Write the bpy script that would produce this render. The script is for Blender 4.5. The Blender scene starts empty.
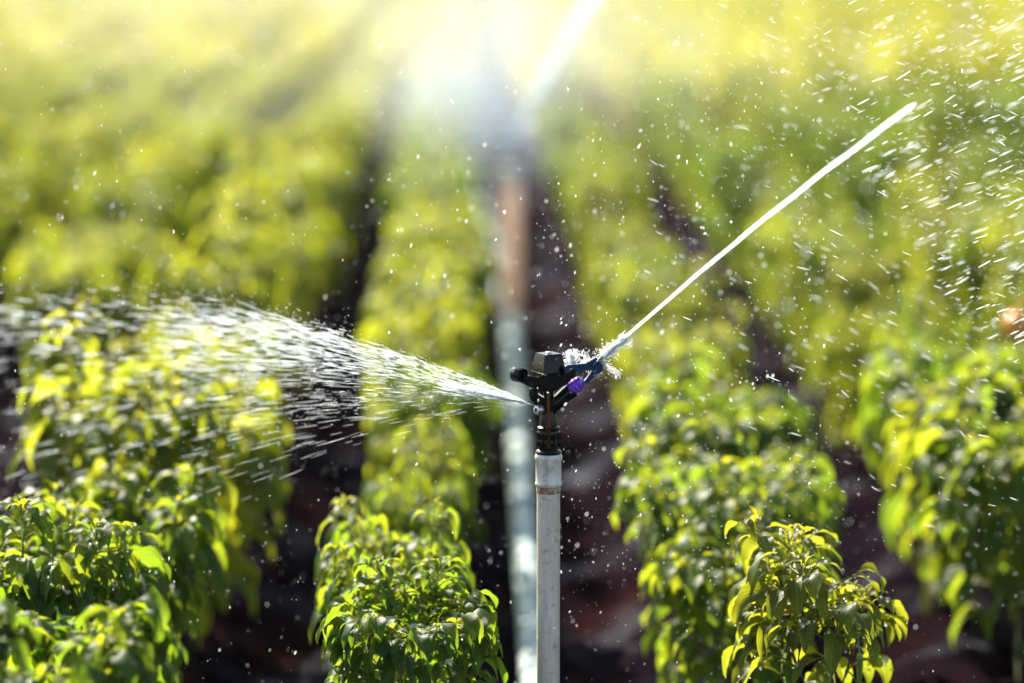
import bpy, bmesh, math, random
import numpy as np
from mathutils import Vector, Matrix, Euler

R = math.radians
PI = math.pi
rng = np.random.default_rng(11)
random.seed(11)
S = bpy.context.scene
C = S.collection

# ------------------------------------------------------------------ camera
W_, H_ = 1024, 683
LENS = 110.0
FP = W_ * LENS / 36.0
CAMZ = 1.40
DF = 4.40
PX = DF / FP                       # metres per pixel on the focus plane
pitch = math.atan(441 / FP); yaw = math.atan(32 / FP)
cd = bpy.data.cameras.new('camera'); cam = bpy.data.objects.new('camera', cd); C.objects.link(cam)
cd.lens = LENS; cd.sensor_width = 36; cd.clip_end = 2000; cd.clip_start = 0.05
cam.location = (0, 0, CAMZ)
cam.rotation_euler = Euler((PI/2 - pitch, 0, -yaw), 'XYZ')
CM = cam.rotation_euler.to_matrix()
cd.dof.use_dof = True; cd.dof.focus_distance = DF * 1.008
cd.dof.aperture_fstop = 1.6; cd.dof.aperture_blades = 0
S.camera = cam

def at(px, py, y):
    """world point seen at a pixel of the photograph, y metres in front"""
    v = CM @ Vector(((px - W_/2) / FP, -(py - H_/2) / FP, -1))
    return Vector((0, 0, CAMZ)) + v * (y / v.y)
MI = np.array(CM.inverted())
def proj(P):
    P = np.atleast_2d(np.asarray(P, float)) - np.array([0, 0, CAMZ])
    q = P @ MI.T
    d = -q[:, 2]
    return np.stack([W_/2 + FP*q[:, 0]/d, H_/2 - FP*q[:, 1]/d, d], 1)

# ------------------------------------------------------------------ helpers
def tag(o, label=None, cat=None, group=None, kind=None):
    if label: o['label'] = label
    if cat: o['category'] = cat
    if group: o['group'] = group
    if kind: o['kind'] = kind
    return o

def empty(name, loc=(0, 0, 0)):
    o = bpy.data.objects.new(name, None); C.objects.link(o); o.location = loc
    o.empty_display_size = .1
    return o

def np_mesh(name, V, F, mat, smooth=True, attrs=None, uv=None):
    """V (n,3), F (m,4) or (m,3) index arrays"""
    me = bpy.data.meshes.new(name)
    V = np.asarray(V, np.float32); F = np.asarray(F, np.int32)
    k = F.shape[1]
    me.vertices.add(len(V)); me.vertices.foreach_set('co', V.ravel())
    me.loops.add(F.size); me.loops.foreach_set('vertex_index', F.ravel())
    me.polygons.add(len(F))
    me.polygons.foreach_set('loop_start', np.arange(0, F.size, k, dtype=np.int32))
    me.polygons.foreach_set('loop_total', np.full(len(F), k, np.int32))
    me.polygons.foreach_set('use_smooth', np.full(len(F), smooth))
    if attrs:
        for an, av in attrs.items():
            a = me.attributes.new(an, 'FLOAT', 'POINT'); a.data.foreach_set('value', np.asarray(av, np.float32))
    if uv is not None:
        l = me.uv_layers.new(name='UVMap')
        l.data.foreach_set('uv', np.asarray(uv, np.float32)[F.ravel()].ravel())
    me.materials.append(mat)
    me.update(calc_edges=True)
    me.validate()
    return me

def obj(name, me, parent=None):
    o = bpy.data.objects.new(name, me); C.objects.link(o)
    if parent: o.parent = parent
    return o

def bmobj(name, bm, mat, parent=None, bevel=0, smooth=True, seg=2):
    if bevel:
        es = [e for e in bm.edges if len(e.link_faces) == 2 and e.calc_face_angle(0) > R(28)]
        bmesh.ops.bevel(bm, geom=es, offset=bevel, segments=seg, affect='EDGES', profile=.6, clamp_overlap=True)
    bmesh.ops.recalc_face_normals(bm, faces=bm.faces)
    me = bpy.data.meshes.new(name); bm.to_mesh(me); bm.free()
    me.materials.append(mat)
    if smooth:
        me.polygons.foreach_set('use_smooth', [True]*len(me.polygons))
        me.set_sharp_from_angle(angle=R(40))
    return obj(name, me, parent)

def basis(d):
    d = Vector(d).normalized()
    a = Vector((0, 0, 1)) if abs(d.z) < .9 else Vector((1, 0, 0))
    u = d.cross(a).normalized(); v = u.cross(d)
    return u, v

def lathe(bm, p0, axis, prof, n=28, caps=True):
    """prof: list of (distance along axis, radius)"""
    u, v = basis(axis); ax = Vector(axis).normalized(); p0 = Vector(p0)
    rings = []
    for t, r in prof:
        rings.append([bm.verts.new(p0 + ax*t + (u*math.cos(2*PI*k/n) + v*math.sin(2*PI*k/n))*r) for k in range(n)])
    for a, b in zip(rings, rings[1:]):
        for k in range(n):
            bm.faces.new((a[k], a[(k+1) % n], b[(k+1) % n], b[k]))
    if caps:
        bm.faces.new(rings[0][::-1]); bm.faces.new(rings[-1])
    return bm

def tube(bm, pts, rad, n=8):
    """bent tube through points with radii"""
    pts = [Vector(p) for p in pts]
    if not hasattr(rad, '__len__'): rad = [rad]*len(pts)
    u = None; rings = []
    for i, p in enumerate(pts):
        t = (pts[min(i+1, len(pts)-1)] - pts[max(i-1, 0)]).normalized()
        if u is None: u, v = basis(t)
        else:
            u = (u - t*u.dot(t)).normalized(); v = t.cross(u)
        rings.append([bm.verts.new(p + (u*math.cos(2*PI*k/n) + v*math.sin(2*PI*k/n))*rad[i]) for k in range(n)])
    for a, b in zip(rings, rings[1:]):
        for k in range(n):
            bm.faces.new((a[k], a[(k+1) % n], b[(k+1) % n], b[k]))
    bm.faces.new(rings[0][::-1]); bm.faces.new(rings[-1])

def prism(bm, poly, y0, y1):
    """polygon of (x, z) points extruded along y"""
    a = [bm.verts.new((x, y0, z)) for x, z in poly]
    b = [bm.verts.new((x, y1, z)) for x, z in poly]
    n = len(poly)
    bm.faces.new(a); bm.faces.new(b[::-1])
    for k in range(n):
        bm.faces.new((a[k], b[k], b[(k+1) % n], a[(k+1) % n]))

# ------------------------------------------------------------------ materials
def mat(name):
    m = bpy.data.materials.new(name); m.use_nodes = True
    nt = m.node_tree; nt.nodes.clear()
    out = nt.nodes.new('ShaderNodeOutputMaterial')
    return m, nt, out
def N(nt, t, **kw):
    n = nt.nodes.new('ShaderNode' + t)
    for k, v in kw.items():
        if k in n.inputs: n.inputs[k].default_value = v
        else: setattr(n, k, v)
    return n
def L(nt, a, b): nt.links.new(a, b)
def ramp(nt, fac, stops, interp='LINEAR'):
    r = nt.nodes.new('ShaderNodeValToRGB'); r.color_ramp.interpolation = interp
    e = r.color_ramp.elements
    while len(e) < len(stops): e.new(.5)
    for k, (p, c) in enumerate(stops):
        e[k].position = p; e[k].color = (*c, 1) if len(c) == 3 else c
    L(nt, fac, r.inputs[0]); return r.outputs[0]
def mixc(nt, f, a, b, mode='MIX'):
    m = nt.nodes.new('ShaderNodeMix'); m.data_type = 'RGBA'; m.blend_type = mode
    for s, v in ((m.inputs[0], f), (m.inputs[6], a), (m.inputs[7], b)):
        if hasattr(v, 'links'): L(nt, v, s)
        elif isinstance(v, (int, float)): s.default_value = v
        else: s.default_value = (*v, 1)
    return m.outputs[2]
def math_(nt, op, a, b=0.0):
    m = nt.nodes.new('ShaderNodeMath'); m.operation = op
    for s, v in ((m.inputs[0], a), (m.inputs[1], b)):
        if hasattr(v, 'links'): L(nt, v, s)
        else: s.default_value = v
    return m.outputs[0]

def leaf_material(name, hue=0.0, old=(0.030, 0.080, 0.012), young=(0.12, 0.17, 0.012),
                  tr_old=(0.21, 0.35, 0.010), tr_young=(0.62, 0.60, 0.015), tfac=.58, detail=True):
    m, nt, out = mat(name)
    at_ = N(nt, 'Attribute', attribute_name='rnd'); yg = N(nt, 'Attribute', attribute_name='young')
    oi = N(nt, 'ObjectInfo')
    f = math_(nt, 'ADD', math_(nt, 'MULTIPLY', yg.outputs['Fac'], .85), math_(nt, 'MULTIPLY', math_(nt, 'SUBTRACT', at_.outputs['Fac'], .45), .55))
    f = math_(nt, 'ADD', f, math_(nt, 'MULTIPLY', math_(nt, 'SUBTRACT', oi.outputs['Random'], .5), .3))
    f = math_(nt, 'MINIMUM', math_(nt, 'MAXIMUM', f, 0), 1)
    base = mixc(nt, f, old, young)
    tr = mixc(nt, f, tr_old, tr_young)
    p = N(nt, 'BsdfPrincipled', Roughness=.33)
    p.inputs['Specular IOR Level'].default_value = .3
    if detail:
        uv = N(nt, 'UVMap'); sx = N(nt, 'SeparateXYZ'); L(nt, uv.outputs[0], sx.inputs[0])
        v = math_(nt, 'ABSOLUTE', math_(nt, 'SUBTRACT', sx.outputs[1], .5))
        mid = math_(nt, 'LESS_THAN', v, .035)
        # side veins: slanted stripes mirrored about the midrib
        ph = math_(nt, 'SUBTRACT', math_(nt, 'MULTIPLY', sx.outputs[0], 9), math_(nt, 'MULTIPLY', v, 7))
        fr = math_(nt, 'ABSOLUTE', math_(nt, 'SUBTRACT', math_(nt, 'FRACT', ph), .5))
        vein = math_(nt, 'LESS_THAN', fr, .055)
        vv = math_(nt, 'MAXIMUM', mid, math_(nt, 'MULTIPLY', vein, .6))
        base = mixc(nt, math_(nt, 'MULTIPLY', vv, .5), base, (0.16, 0.22, 0.05))
        tr = mixc(nt, math_(nt, 'MULTIPLY', vv, .35), tr, (0.75, 0.75, 0.2))
        tc = N(nt, 'TexCoord'); ns = N(nt, 'TexNoise', Scale=60.0, Detail=3.0); L(nt, tc.outputs['Object'], ns.inputs['Vector'])
        base = mixc(nt, math_(nt, 'MULTIPLY', ns.outputs[0], .35), base, (0.035, 0.07, 0.015), 'MIX')
        hgt = math_(nt, 'ADD', math_(nt, 'MULTIPLY', fr, 1.0), math_(nt, 'MULTIPLY', ns.outputs[0], 1.2))
        bp = N(nt, 'Bump', Strength=.3, Distance=.0012); L(nt, hgt, bp.inputs['Height'])
        L(nt, bp.outputs[0], p.inputs['Normal'])
        rr = math_(nt, 'ADD', .3, math_(nt, 'MULTIPLY', ns.outputs[0], .34)); L(nt, rr, p.inputs['Roughness'])
    L(nt, base, p.inputs['Base Color'])
    t = N(nt, 'BsdfTranslucent'); L(nt, tr, t.inputs['Color'])
    if detail: L(nt, bp.outputs[0], t.inputs['Normal'])
    mx = N(nt, 'MixShader'); mx.inputs[0].default_value = tfac
    L(nt, p.outputs[0], mx.inputs[1]); L(nt, t.outputs[0], mx.inputs[2]); L(nt, mx.outputs[0], out.inputs['Surface'])
    return m

def plain(name, col, rough=.5, metal=0, spec=.5, noise=None, bump=None, coat=0):
    m, nt, out = mat(name)
    p = N(nt, 'BsdfPrincipled', Roughness=rough, Metallic=metal)
    p.inputs['Specular IOR Level'].default_value = spec
    p.inputs['Coat Weight'].default_value = coat; p.inputs['Coat Roughness'].default_value = .08
    tc = N(nt, 'TexCoord')
    if noise:
        sc, col2, lo, hi = noise
        ns = N(nt, 'TexNoise', Scale=sc, Detail=5.0, Roughness=.65); L(nt, tc.outputs['Object'], ns.inputs['Vector'])
        mr = N(nt, 'MapRange'); mr.inputs[1].default_value = lo; mr.inputs[2].default_value = hi; L(nt, ns.outputs[0], mr.inputs[0])
        L(nt, mixc(nt, mr.outputs[0], col, col2), p.inputs['Base Color'])
    else: p.inputs['Base Color'].default_value = (*col, 1)
    if bump:
        n2 = N(nt, 'TexNoise', Scale=bump[0], Detail=4.0); L(nt, tc.outputs['Object'], n2.inputs['Vector'])
        b = N(nt, 'Bump', Strength=bump[1], Distance=bump[2]); L(nt, n2.outputs[0], b.inputs['Height']); L(nt, b.outputs[0], p.inputs['Normal'])
    L(nt, p.outputs[0], out.inputs['Surface'])
    return m

def water_material(name, tint=(.93, .97, 1.0), clear=.25, gloss=.15, back=.8):
    """aerated water: scatters light both ways, partly see-through"""
    m, nt, out = mat(name)
    d = N(nt, 'BsdfDiffuse'); d.inputs[0].default_value = (*tint, 1)
    t = N(nt, 'BsdfTranslucent'); t.inputs[0].default_value = (*tint, 1)
    g = N(nt, 'BsdfGlossy', Roughness=.15)
    tr = N(nt, 'BsdfTransparent')
    a = N(nt, 'MixShader'); a.inputs[0].default_value = back; L(nt, d.outputs[0], a.inputs[1]); L(nt, t.outputs[0], a.inputs[2])
    b = N(nt, 'MixShader'); b.inputs[0].default_value = gloss; L(nt, a.outputs[0], b.inputs[1]); L(nt, g.outputs[0], b.inputs[2])
    c = N(nt, 'MixShader'); c.inputs[0].default_value = clear; L(nt, b.outputs[0], c.inputs[1]); L(nt, tr.outputs[0], c.inputs[2])
    L(nt, c.outputs[0], out.inputs['Surface'])
    return m

M_leaf = leaf_material('pepper_leaf')
M_leaf_sun = leaf_material('pepper_leaf_sun_tint', old=(0.07, 0.11, 0.010), young=(0.19, 0.20, 0.015),  # yellow of sunlit plant tops put into the leaf colour
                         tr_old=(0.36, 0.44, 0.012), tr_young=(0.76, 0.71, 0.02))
M_leaf_h = leaf_material('pepper_leaf_olive', old=(0.055, 0.085, 0.012), young=(0.15, 0.17, 0.015),
                         tr_old=(0.30, 0.34, 0.012), tr_young=(0.66, 0.60, 0.02))
M_leaf_far = leaf_material('pepper_leaf_field', old=(0.07, 0.11, 0.010), young=(0.19, 0.20, 0.015),  # far crop: sunlit yellow painted into the leaf colour
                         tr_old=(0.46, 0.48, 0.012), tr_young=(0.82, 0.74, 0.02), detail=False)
M_stem = plain('green_stem', (0.10, 0.16, 0.035), .45, noise=(30, (0.16, 0.14, 0.05), .4, .7))
M_petal = plain('white_petal', (0.8, 0.8, 0.72), .5)
M_anther = plain('yellow_anther', (0.5, 0.38, 0.1), .6)
M_fruit = plain('ripe_pepper_skin', (0.75, 0.28, 0.02), .18, coat=.5)
M_fruitg = plain('green_pepper_skin', (0.14, 0.24, 0.03), .15, coat=.5)
M_black = plain('black_plastic', (0.004, 0.004, 0.005), .26, 0, .28, bump=(180, .12, .001))
M_blackm = plain('black_plastic_worn', (0.006, 0.005, 0.005), .3, 0, .35, noise=(60, (0.03, 0.024, 0.02), .5, .8), bump=(140, .2, .001))
M_navy = plain('navy_plastic', (0.012, 0.045, 0.10), .2, coat=.4)
M_purple = plain('purple_plastic', (0.22, 0.05, 0.62), .28, coat=.3)
M_brass = plain('weathered_brass', (0.20, 0.09, 0.04), .3, metal=.8, noise=(90, (0.12, 0.05, 0.02), .45, .75))
M_steel = plain('dull_steel', (0.6, 0.58, 0.56), .3, metal=.85)
M_drop = water_material('water_drop', clear=.3, gloss=.12)
M_jet = water_material('aerated_water', clear=.05, gloss=.12)
M_spray = water_material('spray_water', tint=(.9, .96, 1.0), clear=.4, gloss=.1)

M_plume = water_material('plume_water', tint=(.66, .78, .90), clear=.4, gloss=.04, back=.38)
# galvanised riser: streaky zinc with rust speckles
def galv(name, c1=(0.90, 0.79, 0.64), c2=(0.60, 0.50, 0.38), metal=.1, rough=.42):
    m, nt, out = mat(name)
    tc = N(nt, 'TexCoord'); mp = N(nt, 'Mapping'); mp.inputs['Scale'].default_value = (60, 60, 8); L(nt, tc.outputs['Object'], mp.inputs['Vector'])
    n1 = N(nt, 'TexNoise', Scale=1.0, Detail=6.0, Roughness=.7); L(nt, mp.outputs[0], n1.inputs['Vector'])
    n2 = N(nt, 'TexNoise', Scale=70.0, Detail=5.0, Roughness=.7); L(nt, tc.outputs['Object'], n2.inputs['Vector'])
    c = ramp(nt, n1.outputs[0], [(.35, c2), (.65, c1)])
    rust = ramp(nt, n2.outputs[0], [(.55, (0, 0, 0)), (.68, (1, 1, 1))])
    rb = N(nt, 'RGBToBW'); L(nt, rust, rb.inputs[0])
    col = mixc(nt, math_(nt, 'MULTIPLY', rb.outputs[0], .55), c, (0.30, 0.14, 0.06))
    p = N(nt, 'BsdfPrincipled', Roughness=rough, Metallic=metal)
    L(nt, col, p.inputs['Base Color'])
    b = N(nt, 'Bump', Strength=.2, Distance=.0015); L(nt, n2.outputs[0], b.inputs['Height']); L(nt, b.outputs[0], p.inputs['Normal'])
    L(nt, p.outputs[0], out.inputs['Surface'])
    return m
M_galv = galv('galvanised_pipe')
M_galv2 = galv('galvanised_coupling', (0.90, 0.80, 0.66), (0.62, 0.53, 0.42))
m, nt, out = mat('tan_plastic_pipe'); M_tan = m
d_ = N(nt, 'BsdfDiffuse'); d_.inputs[0].default_value = (.9, .76, .64, 1); t_ = N(nt, 'BsdfTranslucent'); t_.inputs[0].default_value = (.95, .80, .68, 1)
x_ = N(nt, 'MixShader'); x_.inputs[0].default_value = .45; L(nt, d_.outputs[0], x_.inputs[1]); L(nt, t_.outputs[0], x_.inputs[2]); L(nt, x_.outputs[0], out.inputs['Surface'])
M_rust = plain('rust', (0.32, 0.13, 0.05), .8, noise=(120, (0.5, 0.42, 0.33), .45, .6), bump=(200, .4, .001))
M_alu = plain('aluminium_pipe', (0.52, 0.64, 0.66), .6, metal=.0, noise=(14, (0.36, 0.47, 0.50), .4, .7))

# soil: dark wet earth, rusty crumbs, slick wet patches
m, nt, out = mat('wet_soil'); M_soil = m
tc = N(nt, 'TexCoord')
n1 = N(nt, 'TexNoise', Scale=2.2, Detail=6.0, Roughness=.6); L(nt, tc.outputs['Object'], n1.inputs['Vector'])
n2 = N(nt, 'TexNoise', Scale=28.0, Detail=8.0, Roughness=.7); L(nt, tc.outputs['Object'], n2.inputs['Vector'])
n3 = N(nt, 'TexVoronoi', Scale=34.0); L(nt, tc.outputs['Object'], n3.inputs['Vector'])
c = ramp(nt, n1.outputs[0], [(.38, (0.004, 0.004, 0.008)), (.58, (0.011, 0.005, 0.007)), (.76, (0.040, 0.013, 0.009))])
c = mixc(nt, math_(nt, 'MULTIPLY', n2.outputs[0], .6), c, (0.007, 0.004, 0.007))
dry = N(nt, 'BsdfDiffuse'); L(nt, c, dry.inputs['Color'])
film = N(nt, 'BsdfGlossy', Roughness=.3); film.inputs['Color'].default_value = (.55, .6, .75, 1)
n4 = N(nt, 'TexNoise', Scale=3.3, Detail=4.0); mp = N(nt, 'Mapping'); mp.inputs['Location'].default_value = (3, 7, 0)
L(nt, tc.outputs['Object'], mp.inputs[0]); L(nt, mp.outputs[0], n4.inputs['Vector'])
wet = N(nt, 'MapRange'); wet.inputs[1].default_value = .52; wet.inputs[2].default_value = .72; wet.inputs[3].default_value = 0; wet.inputs[4].default_value = .035
L(nt, n4.outputs[0], wet.inputs[0])
b = N(nt, 'Bump', Strength=.6, Distance=.012)
L(nt, math_(nt, 'ADD', n2.outputs[0], math_(nt, 'MULTIPLY', n3.outputs[0], .6)), b.inputs['Height'])
L(nt, b.outputs[0], dry.inputs['Normal']); L(nt, b.outputs[0], film.inputs['Normal'])
x_ = N(nt, 'MixShader'); L(nt, wet.outputs[0], x_.inputs[0]); L(nt, dry.outputs[0], x_.inputs[1]); L(nt, film.outputs[0], x_.inputs[2])
L(nt, x_.outputs[0], out.inputs['Surface'])

# ------------------------------------------------------------------ ground
ROW0, ROWS_ = -0.09, 0.53
rows = [ROW0 + ROWS_*k for k in range(-30, 31)]
def axis(lo, hi, fine0, fine1, step, grow):
    xs = list(np.arange(fine0, fine1, step))
    s = step; x = xs[-1]
    while x < hi: s *= grow; x += s; xs.append(min(x, hi))
    s = step; x = fine0
    while x > lo: s *= grow; x -= s; xs.insert(0, max(x, lo))
    return np.array(xs)
gx = axis(-250, 250, -2.6, 2.6, .025, 1.12)
gy = axis(-60, 420, 3.0, 9.0, .025, 1.08)
X, Y = np.meshgrid(gx, gy)
from mathutils import noise as mn
def gh(x, y):
    r = .035*math.cos(2*PI*(x - ROW0)/ROWS_) if abs(x) < 16 and y < 80 else 0
    return r - .035
Z = np.zeros_like(X)
for j in range(len(gy)):
    for i in range(len(gx)):
        x, y = gx[i], gy[j]
        z = gh(x, y)
        if abs(x) < 4 and 2 < y < 22:
            z += .028*mn.noise(Vector((x*6, y*6, 0))) + .018*mn.noise(Vector((x*17, y*17, 3)))
        Z[j, i] = z
nx, ny = len(gx), len(gy)
idx = np.arange(nx*ny).reshape(ny, nx)
F = np.stack([idx[:-1, :-1], idx[:-1, 1:], idx[1:, 1:], idx[1:, :-1]], -1).reshape(-1, 4)
g = obj('soil', np_mesh('soil', np.stack([X, Y, Z], -1).reshape(-1, 3), F, M_soil))
tag(g, 'dark wet reddish soil furrowed between the pepper rows', None, None, 'structure')

# ------------------------------------------------------------------ pepper plants
def leaf_mesh(P, phi, e0, e1, Ln, Wd, roll, fold, rnd, young, nt_=7, nv=5, wave=.24):
    """vectorised drooping ovate leaves with a folded midrib"""
    n = len(Ln)
    t = np.linspace(0, 1, nt_)
    e = e0[:, None] + (e1 - e0)[:, None]*t[None]**.75
    ch, sh = np.cos(phi)[:, None], np.sin(phi)[:, None]
    D = np.stack([np.cos(e)*ch, np.cos(e)*sh, np.sin(e)], -1)
    st = Ln[:, None, None]/(nt_-1)
    Mid = P[:, None, :] + np.concatenate([np.zeros((n, 1, 3)), np.cumsum((D[:, :-1]+D[:, 1:])/2*st, 1)], 1)
    side = np.stack([-sh, ch, np.zeros_like(sh)], -1)*np.ones((1, nt_, 1))
    nor = np.cross(D, side)
    cr, sr = np.cos(roll)[:, None, None], np.sin(roll)[:, None, None]
    side, nor = side*cr + nor*sr, nor*cr - side*sr
    w = 1.9*(t**.62)*(1-t)**1.05; w[-1] = .0; w[0] = .03
    w = w/w.max()
    v = np.linspace(-1, 1, nv)
    off = v[None, None, :]*w[None, :, None]*(Wd/2)[:, None, None]
    ph = rnd[:, None, None]*20
    wav = wave*np.sin(t[None, :, None]*11 + ph + v[None, None, :]*2)*np.abs(v)[None, None, :]*w[None, :, None]*(Wd/2)[:, None, None]
    cf, sf = np.cos(fold)[:, None, None], np.sin(fold)[:, None, None]
    V = Mid[:, :, None, :] + side[:, :, None, :]*(off*cf)[..., None] + nor[:, :, None, :]*(np.abs(off)*sf + wav)[..., None]
    k = nt_*nv
    ii = np.arange(k).reshape(nt_, nv)
    f = np.stack([ii[:-1, :-1], ii[1:, :-1], ii[1:, 1:], ii[:-1, 1:]], -1).reshape(-1, 4)
    F = (f[None] + (np.arange(n)*k)[:, None, None]).reshape(-1, 4)
    uvt = np.broadcast_to(np.stack(np.meshgrid(t, (v+1)/2, indexing='ij'), -1), (n, nt_, nv, 2)).reshape(-1, 2)
    return V.reshape(-1, 3), F, np.repeat(rnd, k), np.repeat(young, k), uvt, Mid

def rv(a, b): return a + (b-a)*random.random()

def plant_skeleton(h=.46, spread=.17, levels=4, seed=0):
    random.seed(seed)
    segs = []; nodes = []; tips = []
    p0 = Vector((0, 0, -.05)); p1 = Vector((rv(-.01, .01), rv(-.01, .01), h*.27))
    segs.append((p0, p1, .0065, .0055))
    def grow(p, az, lev, rad):
        nfork = 3 if lev == 0 else 2
        for k in range(nfork):
            a = az + (2*PI*k/3 + rv(-.4, .4) if lev == 0 else (k-.5)*rv(1.1, 2.2) + rv(-.3, .3))
            out = rv(.45, .8) if lev < 2 else rv(.35, 1.0)
            ln = h*(.26, .20, .17, .14, .1)[lev]*rv(.75, 1.15)
            d = Vector((math.cos(a)*out, math.sin(a)*out, 1 - .12*lev)).normalized()
            q = p + d*ln
            r = math.hypot(q.x, q.y)
            if r > spread: q.x *= spread/r; q.y *= spread/r
            midp = (p+q)/2 + Vector((0, 0, -.006))
            segs.append((p, midp, rad, rad*.85)); segs.append((midp, q, rad*.85, rad*.7))
            nodes.append((q, a, lev)); nodes.append((midp, a+rv(-1, 1), lev))
            if lev < levels-1: grow(q, a, lev+1, rad*.7)
            else: tips.append((q, a))
    grow(p1, rv(0, 6), 0, .005)
    for k in range(random.randint(3, 6)):                 # leading shoots standing above the rest
        q, a = random.choice(tips)
        e = q + Vector((math.cos(a)*rv(.0, .04), math.sin(a)*rv(.0, .04), h*rv(.08, .2)))
        segs.append((q, e, .0022, .0016)); tips.append((e, a + rv(-1, 1))); nodes.append(((q+e)/2, a, 4))
    return segs, nodes, tips

def make_plant(name, seed, h=.46, spread=.17, levels=4, tipn=8, noden=2, leafL=.072, nt_=7, nv=5, mat_=None, skirt=40, low=False, foliage_name='foliage'):
    """returns list of (part name, mesh)"""
    segs, nodes, tips = plant_skeleton(h, spread, levels, seed)
    r = np.random.default_rng(seed)
    Ls = []
    def add(q, az, e0, e1, ln, wd, young, pet):
        # petiole from q outwards, then the blade
        d = Vector((math.cos(az)*math.cos(e0), math.sin(az)*math.cos(e0), math.sin(e0)))
        b = q + d*pet
        Ls.append((b, az, e0-.15, e1, ln, wd, young, q))
    for q, a in tips:
        n = tipn + int(r.integers(-2, 3))
        for k in range(n):
            az = a + k*2.4 + r.uniform(-.5, .5)
            age = k/n                                   # 0 youngest, upright and small
            ln = leafL*(.35 + .75*age)*r.uniform(.8, 1.25)
            e0 = R(78 - 50*age + r.uniform(-15, 15)); e1 = R(25 - 118*age**.5 + r.uniform(-18, 12))
            add(q - Vector((0, 0, .03*age)), az, e0, e1, ln, ln*r.uniform(.34, .44), max(0, 1-age*1.15), .006 + .03*age)
    for q, a, lev in nodes:
        for k in range(noden):
            az = math.atan2(q.y, q.x) + r.uniform(-1.5, 1.5)
            ln = leafL*r.uniform(.85, 1.45)
            add(q, az, R(r.uniform(5, 45)), R(r.uniform(-110, -80)), ln, ln*r.uniform(.36, .46), r.uniform(0, .25), r.uniform(.025, .05))
    for k in range(skirt):                               # large hanging leaves down the flanks
        az = r.uniform(0, 2*PI); z = h*r.uniform(.22, .8)
        rad = spread*(.45 + .55*math.sin(PI*min(1, z/h*1.1)))*r.uniform(.55, 1)
        q = Vector((math.cos(az)*rad*.75, math.sin(az)*rad*.75, z))
        ln = leafL*r.uniform(1.0, 1.55)
        add(q, az + r.uniform(-.7, .7), R(r.uniform(-20, 30)), R(r.uniform(-108, -85)), ln, ln*r.uniform(.36, .46), r.uniform(0, .2), .03)
    n = len(Ls)
    P = np.array([l[0] for l in Ls]); arr = lambda i: np.array([l[i] for l in Ls], float)
    V, F, rn, yg, uv, Mid = leaf_mesh(P, arr(1), arr(2), arr(3), arr(4), arr(5), r.normal(0, .35, n), r.uniform(.1, .55, n),
                                 r.uniform(0, 1, n), arr(6), nt_, nv)
    pv, pf, o_ = [], [], len(V)
    for l in Ls:                                          # leaf stalks, four-sided
        a = np.array(l[7]); b = np.array(l[0]); mid_ = (a+b)/2 + np.array([0, 0, .003])
        sd = np.array([-math.sin(l[1]), math.cos(l[1]), 0.])*.0013; up = np.array([0, 0, .0013])
        for q_ in (a, mid_, b): pv += [q_+sd, q_+up, q_-sd, q_-up]
        for g_ in (0, 4):
            for c_ in range(4): pf.append((o_+g_+c_, o_+g_+(c_+1) % 4, o_+g_+4+(c_+1) % 4, o_+g_+4+c_))
        o_ += 12
    V = np.concatenate([V, np.array(pv)]); F = np.concatenate([F, np.array(pf)]); npv = len(pv)
    rn = np.concatenate([rn, np.full(npv, .5)]); yg = np.concatenate([yg, np.full(npv, .5)]); uv = np.concatenate([uv, np.tile([[.5, .5]], (npv, 1))])
    fol = np_mesh(foliage_name, V, F, mat_ or M_leaf, True, {'rnd': rn, 'young': yg}, uv)
    bm = bmesh.new()
    for a, b, r0, r1 in segs: tube(bm, [a, b], [r0, r1], 5 if not low else 4)
    st = bpy.data.meshes.new('stem'); bm.to_mesh(st); bm.free(); st.materials.append(M_stem)
    st.polygons.foreach_set('use_smooth', [True]*len(st.polygons))
    return fol, st, (P, Mid, arr, r, tips, nodes)

def drops_mesh(Mid, r, n, name, size=(.0009, .0026)):
    """beads of water lying on the leaves (local coordinates)"""
    V = []; F = []
    for k in range(n):
        i = int(r.integers(len(Mid))); j = int(r.choice([1, 2, 3, 4, Mid.shape[1]-1], p=[.15, .2, .2, .15, .3]))
        c = Mid[i, j] + np.array([r.normal(0, .004), r.normal(0, .004), .0012]) if j < Mid.shape[1]-1 else Mid[i, j] - np.array([0, 0, .001])
        s = r.uniform(*size)
        v, f = ico(c, (s, s, s*.9)); F.append(f + 12*len(V)); V.append(v)
    return np_mesh(name, np.concatenate(V), np.concatenate(F), M_drop)

_t = (1+5**.5)/2
ICV = np.array([(-1, _t, 0), (1, _t, 0), (-1, -_t, 0), (1, -_t, 0), (0, -1, _t), (0, 1, _t), (0, -1, -_t), (0, 1, -_t), (_t, 0, -1), (_t, 0, 1), (-_t, 0, -1), (-_t, 0, 1)])/math.sqrt(1+_t*_t)
ICF = np.array([(0, 11, 5), (0, 5, 1), (0, 1, 7), (0, 7, 10), (0, 10, 11), (1, 5, 9), (5, 11, 4), (11, 10, 2), (10, 7, 6), (7, 1, 8), (3, 9, 4), (3, 4, 2), (3, 2, 6), (3, 6, 8), (3, 8, 9), (4, 9, 5), (2, 4, 11), (6, 2, 10), (8, 6, 7), (9, 8, 1)])
def ico(c, s): return ICV*np.array(s) + np.array(c), ICF.copy()

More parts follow.
